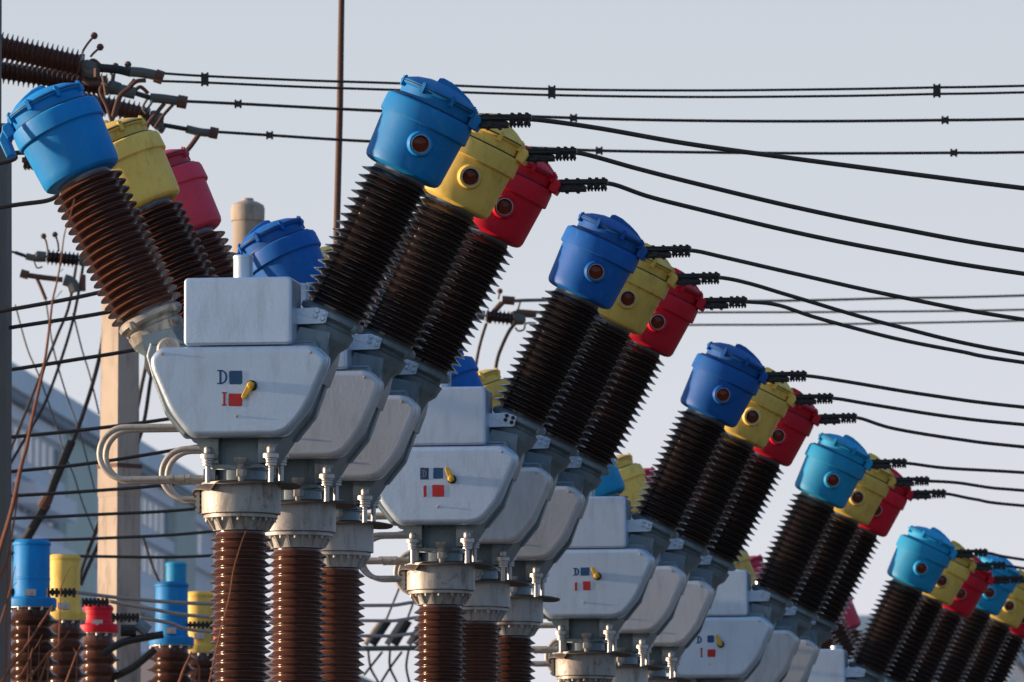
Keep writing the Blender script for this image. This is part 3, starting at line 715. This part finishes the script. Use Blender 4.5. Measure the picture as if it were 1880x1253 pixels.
hardware('wire_fitting', [('sleeve', [(922, 551), (945, 553)], 84, .045, 'rust'), ('wire', [(945, 553), (960, 552), (1010, 551)], 84, .018, 'hardware'), ('arm', [(922, 556), (908, 572), (895, 592)], 84, .03, 'rust'), ('downlead', [(893, 594), (882, 630), (874, 670), (868, 730)], 84, .016, 'wire')], 'rusty clamp with a hanging lead right of the first red bushing')
hardware('wire_fitting', [('sleeve', [(948, 575), (965, 576), (985, 578)], 85, .042, 'rust'), ('plate', [(944, 572), (950, 592)], 85, .05, 'rust'), ('hook', [(946, 602), (952, 608), (962, 605), (966, 594), (984, 594)], 85, .01, 'hardware'), ('downlead', [(946, 594), (935, 608), (922, 635), (912, 665), (905, 720)], 85, .02, 'wire'), ('link', [(955, 555), (950, 572)], 85, .01, 'hardware')], 'rusty clamp with hook and curved lead left of the second blue bushing')

hardware('wire_fitting', [('shackle', [(160, 118), (172, 112), (186, 124)], 64.2, .02, 'rust'), ('loop', [(196, 124), (206, 140), (200, 156), (190, 150)], 64.2, .012, 'hardware'), ('bolt', [(178, 126), (178, 142)], 63.8, .025, 'rust'), ('jumper', [(190, 152), (184, 168), (196, 196), (204, 222)], 65, .014, 'rust')], 'tangle of rusty shackles beside the uppermost insulator clamp')
hardware('wire_fitting', [('shackle', [(246, 168), (258, 160), (272, 172)], 66.2, .016, 'rust'), ('loop', [(280, 186), (270, 200), (262, 196)], 66.4, .010, 'hardware'), ('jumper', [(318, 192), (300, 212), (284, 236)], 67.6, .014, 'rust')], 'rusty shackles on the wire over the left yellow cap')
# mast
b = MB(); b.tube([at(628, -700, 72), at(628, -60, 72), at(624, 200, 72), at(618, 430, 72), Vector((at(618, 430, 72).x, 72, 6))], [.022, .026, .029, .030, .034], 14)
m_ = obj('mast', b, 'rust'); tag(m_, 'slim rusty steel mast rising out of the top of the frame', 'mast')

# concrete posts
def post(name, prof, Z, label, mat, rz=0, square=True, group='concrete posts behind the breakers'):
    # prof: list of (py, half width m)
    cx = prof[0][2]; root = empty(name, (0, 0, 0)); x = at(cx, prof[0][0], Z).x; root.location = (x, Z, 0); root.rotation_euler = (0, 0, rz)
    b = MB(); lv = [(hw, at(cx, py, Z).z) for py, hw, _ in prof]; lv.append((lv[-1][0] * 1.15, 0))
    b.lathe([(hw * (math.sqrt(2) if square else 1), z) for hw, z in reversed(lv)], Matrix.Rotation(PI / 4, 4, 'Z') if square else None, 4 if square else 24)
    obj('shaft', b, mat, root, 30)
    tag(root, label, 'post', group); return root
A45 = math.radians(45 - 3)
r = post('concrete_post', [(500, .125, 221), (852, .135, 221), (856, .148, 221), (912, .148, 221), (914, .142, 221), (1400, .155, 221)], 78, 'square concrete post lit on its left face, behind the grey pipes', 'concrete', A45)
b = MB(); z = at(221, 857, 78).z; b.box((-.155, -.155, z - .02), (.155, .155, z + .02)); obj('band', b, 'rust', r)
r = post('concrete_post', [(381, .15, 455), (700, .16, 455)], 82, 'round capped concrete post left of the tall blue cap', 'concrete', 0, False)
zt = at(455, 381, 82).z; cp = MB().lathe([(.168, zt - .14), (.172, zt - .02), (.16, zt + .02), (.11, zt + .05), (.06, zt + .065), (.055, zt + .09), (0, zt + .095)], None, 24); obj('cap', cp, 'concrete', r)
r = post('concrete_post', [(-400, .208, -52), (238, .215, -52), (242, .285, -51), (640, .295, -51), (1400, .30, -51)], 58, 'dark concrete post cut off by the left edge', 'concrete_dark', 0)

# dropper wires at left
DR = [([(143, 468), (127, 560), (107, 612), (70, 700), (45, 762), (0, 872), (-40, 960)], .014, 'dropper wire falling from the distant disc string, left of two'),
      ([(154, 480), (138, 570), (119, 640), (85, 735), (55, 790), (20, 850), (-20, 920)], .014, 'dropper wire falling from the distant disc string, right of two'),
      ([(193, 575), (186, 640), (168, 712), (145, 782), (118, 850)], .02, 'dropper wire left of the square concrete post'),
      ([(275, 640), (262, 700), (245, 780), (215, 862), (180, 965), (150, 1045), (140, 1100)], .018, 'dropper wire crossing the square concrete post, left of two'),
      ([(285, 650), (276, 700), (262, 785), (232, 870), (196, 965), (160, 1045), (148, 1075)], .018, 'dropper wire crossing the square concrete post, right of two'),
      ([(28, 560), (50, 640), (72, 692), (100, 772), (118, 832), (135, 872), (152, 925), (173, 978)], .008, 'thin grey stay wire crossing left of the post, leftmost of three'),
      ([(84, 550), (98, 640), (122, 725), (145, 790), (160, 845), (175, 905)], .008, 'thin grey stay wire crossing left of the post, middle of three'),
      ([(134, 575), (150, 640), (165, 690), (182, 760)], .008, 'thin grey stay wire crossing left of the post, rightmost of three'),
      ([(262, 985), (280, 1040), (294, 1072)], .012, 'short stay wire reaching the second blue transformer head')]
for l, r_, lab in DR: wire('dropper_wire', l, 84, r_ * 1.1, 'wire' if r_ > .01 else 'hardware', lab, 'wire', 'dropper wires behind the left bushing')
# rod with insulator on the dropper
b = MB(); b.tube([at(132, 810, 84), at(100, 885, 84), at(86, 925, 84)], .045, 12)
pa = at(86, 925, 84); pb = at(42, 1000, 84); b.tube([pa, pb], .05, 12); ro = obj('tension_rod', b, 'clamp'); tag(ro, 'dark tension rod hanging diagonally left of the post', 'rod')
b = MB(); b.tube([at(90, 908, 83.9), at(76, 932, 83.9)], .055, 10); obj('turnbuckle', b, 'rust', ro)

# instrument transformers at lower left
def trafo(px, top, join, bot, hw, Z, mat, label, pitch=23):
    c = at(px, bot, Z); root = empty('instrument_transformer', (c.x, Z, 0)); sc = Z / 15000.0 * 1.004
    tag(root, label, 'transformer', 'painted instrument transformers behind the cables')
    zt = at(px, top, Z).z; zj = at(px, join, Z).z; zb = c.z; w = hw * sc
    b = MB().lathe([(w * 1.36, zb), (w * 1.38, zb + .01), (w * 1.38, zb + .07), (w * 1.3, zb + .085), (w * 1.06, zb + .09), (w, zb + .12), (w, zj), (w * 1.02, zj + .004), (w * 1.02, zj + .02), (w, zj + .024), (w * .99, zt - .01), (w * .96, zt), (0, zt + .012)], None, 44)
    h = obj('head', b, mat, root, 30)
    obj('top_cover', MB().lathe([(w * 1.04, zt - .035), (w * 1.05, zt - .03), (w * 1.05, zt - .012), (w * 1.02, zt - .006), (w * .9, zt + .014), (0, zt + .02)], None, 44), mat, h, 30)
    tp = MB().box((-.05, -w * 1.3, (zb + zj) / 2 - .03), (.05, -w * .95, (zb + zj) / 2 + .03)); tp.cyl((0, -w * 1.3, (zb + zj) / 2), (0, -w * 1.45, (zb + zj) / 2), .02); obj('terminal', tp, 'steel', h)
    q = MB().lathe([(w * 1.3, zb - .006), (w * 1.3, zb + .001)], None, 32)
    for k in range(12):
        a = 2 * PI * k / 12; q.hexa((w * 1.25 * math.cos(a), w * 1.25 * math.sin(a), zb - .03), (w * 1.25 * math.cos(a), w * 1.25 * math.sin(a), zb + .002), .014)
    obj('flange_bolts', q, 'steel', h)
    p = pitch * sc; n = 16; core = w * 1.02; tip = w * 1.52; prof = []
    for i in range(n):
        t = zb - .12 - (n - 1 - i) * p; d = tip - core
        prof += [(core * 1.0, t - .42 * p), (core + .2 * d, t - .25 * p), (tip - .02, t - .10 * p), (tip, t - .02 * p), (tip - .01, t + .04 * p), (core + .45 * d, t + .2 * p), (core, t + .5 * p)]
    prof.append((core, zb)); prof.insert(0, (core, prof[0][1] - .1)); z0 = prof[0][1]
    obj('insulator', MB().lathe(prof, None, 44), 'porcelain_column', root, 50)
    pb = MB().lathe([(w * 1.6, 0), (w * 1.6, z0)], None, 20); obj('pedestal', pb, 'concrete', root)
    return root
def toothed(px0, px1, py, Z, root, mat='clamp'):
    b = MB(); a = at(px0, py, Z); c = at(px1, py, Z); n = 7
    b.box((a.x, a.y - .04, a.z - .016), (c.x, a.y + .04, a.z + .016))
    for k in range(n):
        x = a.x + (c.x - a.x) * (k + .5) / n
        b.cyl((x, a.y - .04, a.z - .045 + .01 * (k % 2)), (x, a.y - .04, a.z + .034), .014, 8)
    o = obj('cable_clamp', b, mat, root); o.matrix_parent_inverse = Matrix.Translation(-root.location)
    return o
ZT = 72
ta = trafo(58, 995, 1066, 1116, 33.5, ZT, 'blue_mid', 'blue topped instrument transformer at the lower left corner', 25)
tb2 = trafo(118, 1022, 1090, 1140, 29, ZT + 2, 'yellow', 'yellow topped instrument transformer beside the left blue one', 25)
tc = trafo(180, 1114, 1130, 1163, 27, ZT + 4, 'red', 'short red topped instrument transformer left of the square post foot', 24)
td = trafo(315, 1072, 1135, 1186, 30, 80, 'blue_mid', 'blue topped instrument transformer between the post and the first column', 21)
te = trafo(367, 1090, 1140, 1200, 25, 82, 'yellow', 'yellow topped instrument transformer half hidden by the first column', 20)
tf = trafo(410, 1150, 1170, 1225, 24, 84, 'red', 'red topped instrument transformer showing a sliver beside the first column', 20)
tg = trafo(323, 1035, 1100, 1150, 19, 120, 'blue_light', 'pale blue distant transformer head above the second blue one', 16)
toothed(85, 140, 1088, ZT - .5, tb2); toothed(148, 200, 1106, ZT - .3, tc); toothed(205, 256, 1134, ZT, tc); toothed(338, 392, 1148, 80, te); toothed(-25, 28, 1088, ZT, ta)
hardware('wire_fitting', [('sleeve', [(222, 1158), (250, 1158)], 74, .055, 'clamp'), ('body', [(252, 1145), (272, 1160)], 74, .06, 'silver_mid'), ('tail', [(190, 1200), (225, 1180), (272, 1170), (300, 1165)], 74, .035, 'cable')], 'toothed clamp with a pale body right of the red transformer')
wire('jumper_cable', [(205, 1245), (245, 1225), (285, 1192)], 76, .035, 'cable', 'curved brown jumper cable beneath the toothed clamp', 'cable')

# middle gap: bars, struts and looping leads
wire('bus_bar', [(600, 1191), (680, 1191), (775, 1190), (860, 1190)], 88, .028, 'hardware', 'thick dark bus bar seen between the first two columns', 'bus bar')
for i, (x0, x1, lab) in enumerate([(733, 686, 'left'), (769, 726, 'middle'), (806, 766, 'right')]):
    root = empty('strut_insulator', at(x1, 1185, 92)); tag(root, f'slanted strut with a dark rod in the gap between the columns, {lab} of three', 'strut', 'slanted struts in the gap')
    o = root.location
    ang = [at(x0, 1080, 92) - o, at(x0 - (x0 - x1) * .52, 1140, 92) - o]
    obj('rod', MB().tube(ang, .012, 8), 'wire', root)
    q0 = ang[1]; q1 = at(x1 - 6, 1184, 92) - o
    obj('core', MB().tube([q0 + Vector((.02, 0, 0)), q1 + Vector((.02, 0, 0))], .05, 10), 'clamp', root)
    obj('side_bar', MB().tube([q0 + Vector((-.05, -.03, 0)), q1 + Vector((-.06, -.03, 0))], .035, 10), 'concrete', root)
for l, lab in [([(676, 1195), (680, 1225), (690, 1245), (702, 1265)], 'leftmost'), ([(702, 1197), (680, 1225), (668, 1240)], 'second'), ([(716, 1195), (716, 1225), (728, 1252), (734, 1270)], 'third'), ([(738, 1197), (716, 1227), (698, 1256)], 'fourth'), ([(750, 1195), (746, 1225), (752, 1255), (757, 1275)], 'rightmost')]:
    wire('looping_lead', l, 94, .014, 'wire', f'thin curved lead hanging in the gap between the columns, {lab} of five', 'wire', 'curved leads hanging in the gap')

# bare twigs in front
def twig(name, groups, Z, label):
    root = empty(name, (at(*groups[0][0][-1][:2], Z).x, Z, 0)); tag(root, label, 'shrub', 'bare shrubs in front')
    for g, r0, r1 in groups:
        P = [at(*c, Z) for c in g]
        lo = P[-1].copy(); P = smooth(P, 6)
        P = [p - root.location for p in P]; n = len(P); rs = [r0 + (r1 - r0) * i / (n - 1) for i in range(n)]
        if g[-1][1] >= 1000:
            e = P[-1]; P += [e + (Vector((e.x * .3, 0, 0)) - e) * t for t in (.35, .7, 1)]; rs += [r1 * 1.2, r1 * 1.6, r1 * 2]
        obj('stem', MB().tube(P, rs, 8), 'twig', root)
    return root
twig('bare_shrub', [([(137, 365), (128, 400), (118, 432), (112, 478), (104, 520), (97, 550), (92, 590), (87, 630), (82, 665), (72, 712), (60, 765), (49, 820), (38, 860), (22, 935), (3, 1000), (-14, 1060)], .002, .011),
    ([(97, 553), (107, 542), (114, 534)], .001, .002), ([(92, 600), (99, 590)], .001, .002), ([(110, 500), (116, 494)], .001, .002),
    ([(33, 905), (27, 950), (18, 1000), (12, 1028), (0, 1062), (-12, 1100)], .003, .008), ([(28, 1017), (20, 1014), (13, 1026)], .002, .004)], 37, 'tall thin reddish bare stem rising before the left bushing')
twig('bare_shrub', [([(97, 1112), (85, 1130), (62, 1165), (38, 1201), (10, 1240), (-10, 1275)], .003, .008), ([(62, 1165), (56, 1158), (54, 1150)], .001, .003),
    ([(28, 1040), (22, 1065), (18, 1085), (8, 1120), (-5, 1160)], .002, .004), ([(32, 1068), (20, 1080)], .001, .002)], 38, 'bare twig crossing the left blue transformer insulator')
twig('bare_shrub', [([(128, 1158), (118, 1172), (102, 1190), (89, 1200), (70, 1225), (46, 1254), (30, 1275)], .003, .007), ([(118, 1186), (100, 1198), (89, 1204)], .001, .004), ([(89, 1200), (82, 1225), (70, 1258), (60, 1280)], .003, .006),
    ([(60, 1190), (52, 1215), (38, 1240), (20, 1262)], .002, .004), ([(78, 1165), (68, 1185), (57, 1200)], .001, .003), ([(86, 1176), (72, 1182)], .001, .002),
    ([(132, 1038), (122, 1055), (112, 1078)], .001, .003)], 38.5, 'forked bare twigs below the yellow transformer at the bottom')
twig('bare_shrub', [([(150, 1184), (141, 1200), (133, 1221), (126, 1240), (118, 1262)], .003, .006), ([(134, 1190), (141, 1200)], .001, .003), ([(60, 1230), (56, 1262)], .002, .004)], 39, 'short bare twig below the red transformer')
twig('bare_shrub', [([(352, 1196), (347, 1208), (337, 1230), (327, 1260)], .003, .007), ([(366, 1222), (358, 1240), (350, 1262)], .003, .006), ([(347, 1206), (358, 1214), (366, 1226)], .002, .004)], 38, 'pair of bare twigs beside the first brown column')
twig('bare_shrub', [([(452, 974), (445, 992), (436, 1020), (428, 1050), (420, 1100), (400, 1180), (380, 1275)], .0015, .004)], 39, 'faint bare twig before the top of the first brown column')

# ------------------------------------------------------------------ buildings
def block(name, VP, pxa, pxb, roofpy, ZA, floors, fh, label, wall='wall', alt='wall_green', depth=16, roof=True, win=3.0, group=None, bal=()):
    # facade runs from pixel pxa to pxb towards a vanishing point (VP, 2073)
    a = at(pxa, roofpy, ZA); perp = (VP - pxa) / F * ZA; ZB = perp * F / (VP - pxb)
    bx_ = (pxb - 940) / F * ZB
    root = empty(name, (a.x, a.y, 0)); d = Vector((bx_ - a.x, ZB - a.y, 0)); Ln = d.length
    root.rotation_euler = (0, 0, math.atan2(d.y, d.x))     # local x along facade, local -y faces the viewer's right side
    H = a.z
    tag(root, label, 'building', group)
    w = MB().box((0, 0, 0), (Ln, depth, H)); obj('wall', w, wall, root)
    rf = MB()
    rf.prism([(-.8, H + .02), (Ln + .8, H + .02), (Ln + .8, H + 1.3), (-.8, H + 1.3)], -1.0, depth + 1)
    if roof: obj('roof', rf, 'roof', root)
    sf = MB().box((-.6, -.8, H - .45), (Ln + .6, -.01, H + .015)); obj('eaves', sf, 'soffit', root)
    for f in range(0, 8):
        z = H - f * fh - .55
        if z > 3: obj('floor_band', MB().box((0, -.34, z - .75), (Ln, -.008, z)), 'wall', root)
    n = int(Ln / win); nwin = 0
    rnd = random.Random(len(name) + int(pxa))
    for f in range(1, 7):
        z = H - f * fh - .3
        if z < 2: break
        for i in range(n):
            x = (i + .5) * win
            if nwin >= 96: break
            if (i // 6) % 3 == 2 and rnd.random() < .6: continue
            fr = MB().box((x - .75, -.05, z), (x + .75, -.005, z + 1.6)); o = obj('window', fr, 'window', root); nwin += 1
    for (x0, x1, f0, f1, mt) in bal:      # projecting stacks of balconies or stair strips
        for f in range(f0, f1):
            z = H - f * fh - fh
            b = MB().box((x0, -1.3, z), (x1, -.06, z + 1.15)); obj('balcony', b, mt, root)
    for (x0, x1) in ((Ln * .22, Ln * .32), (Ln * .62, Ln * .70)): obj('coloured_strip', MB().box((x0, -.45, 0), (x1, -.006, H - .5)), alt, root)
    return root
block('apartment_building', 2312, -20, 470, 704, 440, 14, 2.9, 'long pale blue apartment block with projecting white balconies behind the square post', bal=[(9, 24, 1, 14, 'wall'), (48, 66, 2, 14, 'wall'), (88, 104, 3, 14, 'wall')], win=2.6)
block('apartment_building', 2600, 1846, 2150, 1160, 640, 5, 3, 'pinkish sunlit building at the bottom right corner', wall='wall_pink', alt='wall', win=4, depth=20, bal=[])
block('low_building', 2500, 560, 960, 1208, 420, 3, 3, 'low pinkish building seen between the first two brown columns', wall='wall_pink', alt='wall', win=5, depth=20, roof=False)

# ------------------------------------------------------------------ ground
g = MB(); R = 3000; n = 48; vs = []; fs = []
for i in range(n + 1):
    for j in range(n + 1): vs.append((-R + 2 * R * i / n, -200 + (R + 200) * j / n, 0))
for i in range(n):
    for j in range(n): k = i * (n + 1) + j; fs.append((k, k + n + 1, k + n + 2, k + 1))
g.add(vs, fs)
m, nt, bs = newmat('gravel_and_grass'); v = coords(nt); n1 = noise(nt, .15, 8, .7, v); n2 = noise(nt, 6, 6, .7, v)
c1 = ramp(nt, n1.outputs['Fac'], [(.35, (.06, .07, .03)), (.5, (.12, .10, .07)), (.65, (.16, .15, .13))])
nt.links.new(mixc(nt, n2.outputs['Fac'], c1.outputs[0], (.2, .18, .15)), bs.inputs['Base Color']); bs.inputs['Roughness'].default_value = .95
bump(nt, n2.outputs['Fac'], bs, .5, .05); M['ground'] = m
tag(obj('ground', g, 'ground'), kind='structure')

# ------------------------------------------------------------------ light
EL = math.radians(5.5); AZ = math.radians(-85)          # azimuth from +Y, clockwise; sun far to the left
sd = Vector((math.sin(AZ) * math.cos(EL), math.cos(AZ) * math.cos(EL), math.sin(EL)))
sl = bpy.data.lights.new('sun', 'SUN'); sl.energy = 4.3; sl.angle = math.radians(.6); sl.color = (1, .70, .47)
so = bpy.data.objects.new('sun', sl); C.objects.link(so); so.rotation_euler = sd.to_track_quat('Z', 'Y').to_euler()
w = bpy.data.worlds.new('World'); bpy.context.scene.world = w; w.use_nodes = True; nt = w.node_tree
bg = nt.nodes['Background']; sky = nt.nodes.new('ShaderNodeTexSky'); sky.sky_type = 'NISHITA'; sky.sun_disc = False
sky.sun_elevation = EL; sky.sun_rotation = AZ % (2 * PI); sky.air_density = 1.2; sky.dust_density = 1.5; sky.ozone_density = 2.5
tc = nt.nodes.new('ShaderNodeTexCoord'); sp = nt.nodes.new('ShaderNodeSeparateXYZ'); nt.links.new(tc.outputs['Generated'], sp.inputs[0])
mr = nt.nodes.new('ShaderNodeMapRange'); nt.links.new(sp.outputs['Z'], mr.inputs[0]); mr.inputs[1].default_value = 0; mr.inputs[2].default_value = .5
hz = ramp(nt, mr.outputs[0], [(0, (7.3, 7.0, 7.4)), (.10, (6.4, 6.4, 7.1)), (.26, (5.2, 5.5, 6.1)), (.5, (2.8, 3.7, 5.0)), (1, (1.8, 2.7, 4.2))])
mx = nt.nodes.new('ShaderNodeMapRange'); nt.links.new(sp.outputs['X'], mx.inputs[0]); mx.inputs[1].default_value = -1; mx.inputs[2].default_value = 1
sx_ = ramp(nt, mx.outputs[0], [(0, (1.25, 1.12, 1.0)), (.44, (1, 1, 1)), (.56, (1, 1, 1)), (.75, (.60, .70, .82)), (1, (.5, .6, .72))])
mm_ = nt.nodes.new('ShaderNodeMix'); mm_.data_type = 'RGBA'; mm_.blend_type = 'MULTIPLY'; mm_.inputs[0].default_value = 1
nt.links.new(mixc(nt, .8, sky.outputs[0], hz.outputs[0]), mm_.inputs[6]); nt.links.new(sx_.outputs[0], mm_.inputs[7]); nt.links.new(mm_.outputs[2], bg.inputs['Color']); bg.inputs['Strength'].default_value = .075

# ------------------------------------------------------------------ camera
cam = bpy.data.cameras.new('camera'); co = bpy.data.objects.new('camera', cam); C.objects.link(co)
co.location = (0, 0, CAMZ); co.rotation_euler = (PI / 2 + TH, 0, 0)
cam.sensor_width = 36; cam.lens = F / 1880 * 36; cam.clip_start = 1; cam.clip_end = 6000
cam.dof.use_dof = True; cam.dof.focus_distance = 51; cam.dof.aperture_fstop = 9
sc = bpy.context.scene; sc.camera = co
sc.view_settings.view_transform = 'Standard'; sc.view_settings.look = 'None'; sc.view_settings.exposure = .9; sc.view_settings.gamma = 1
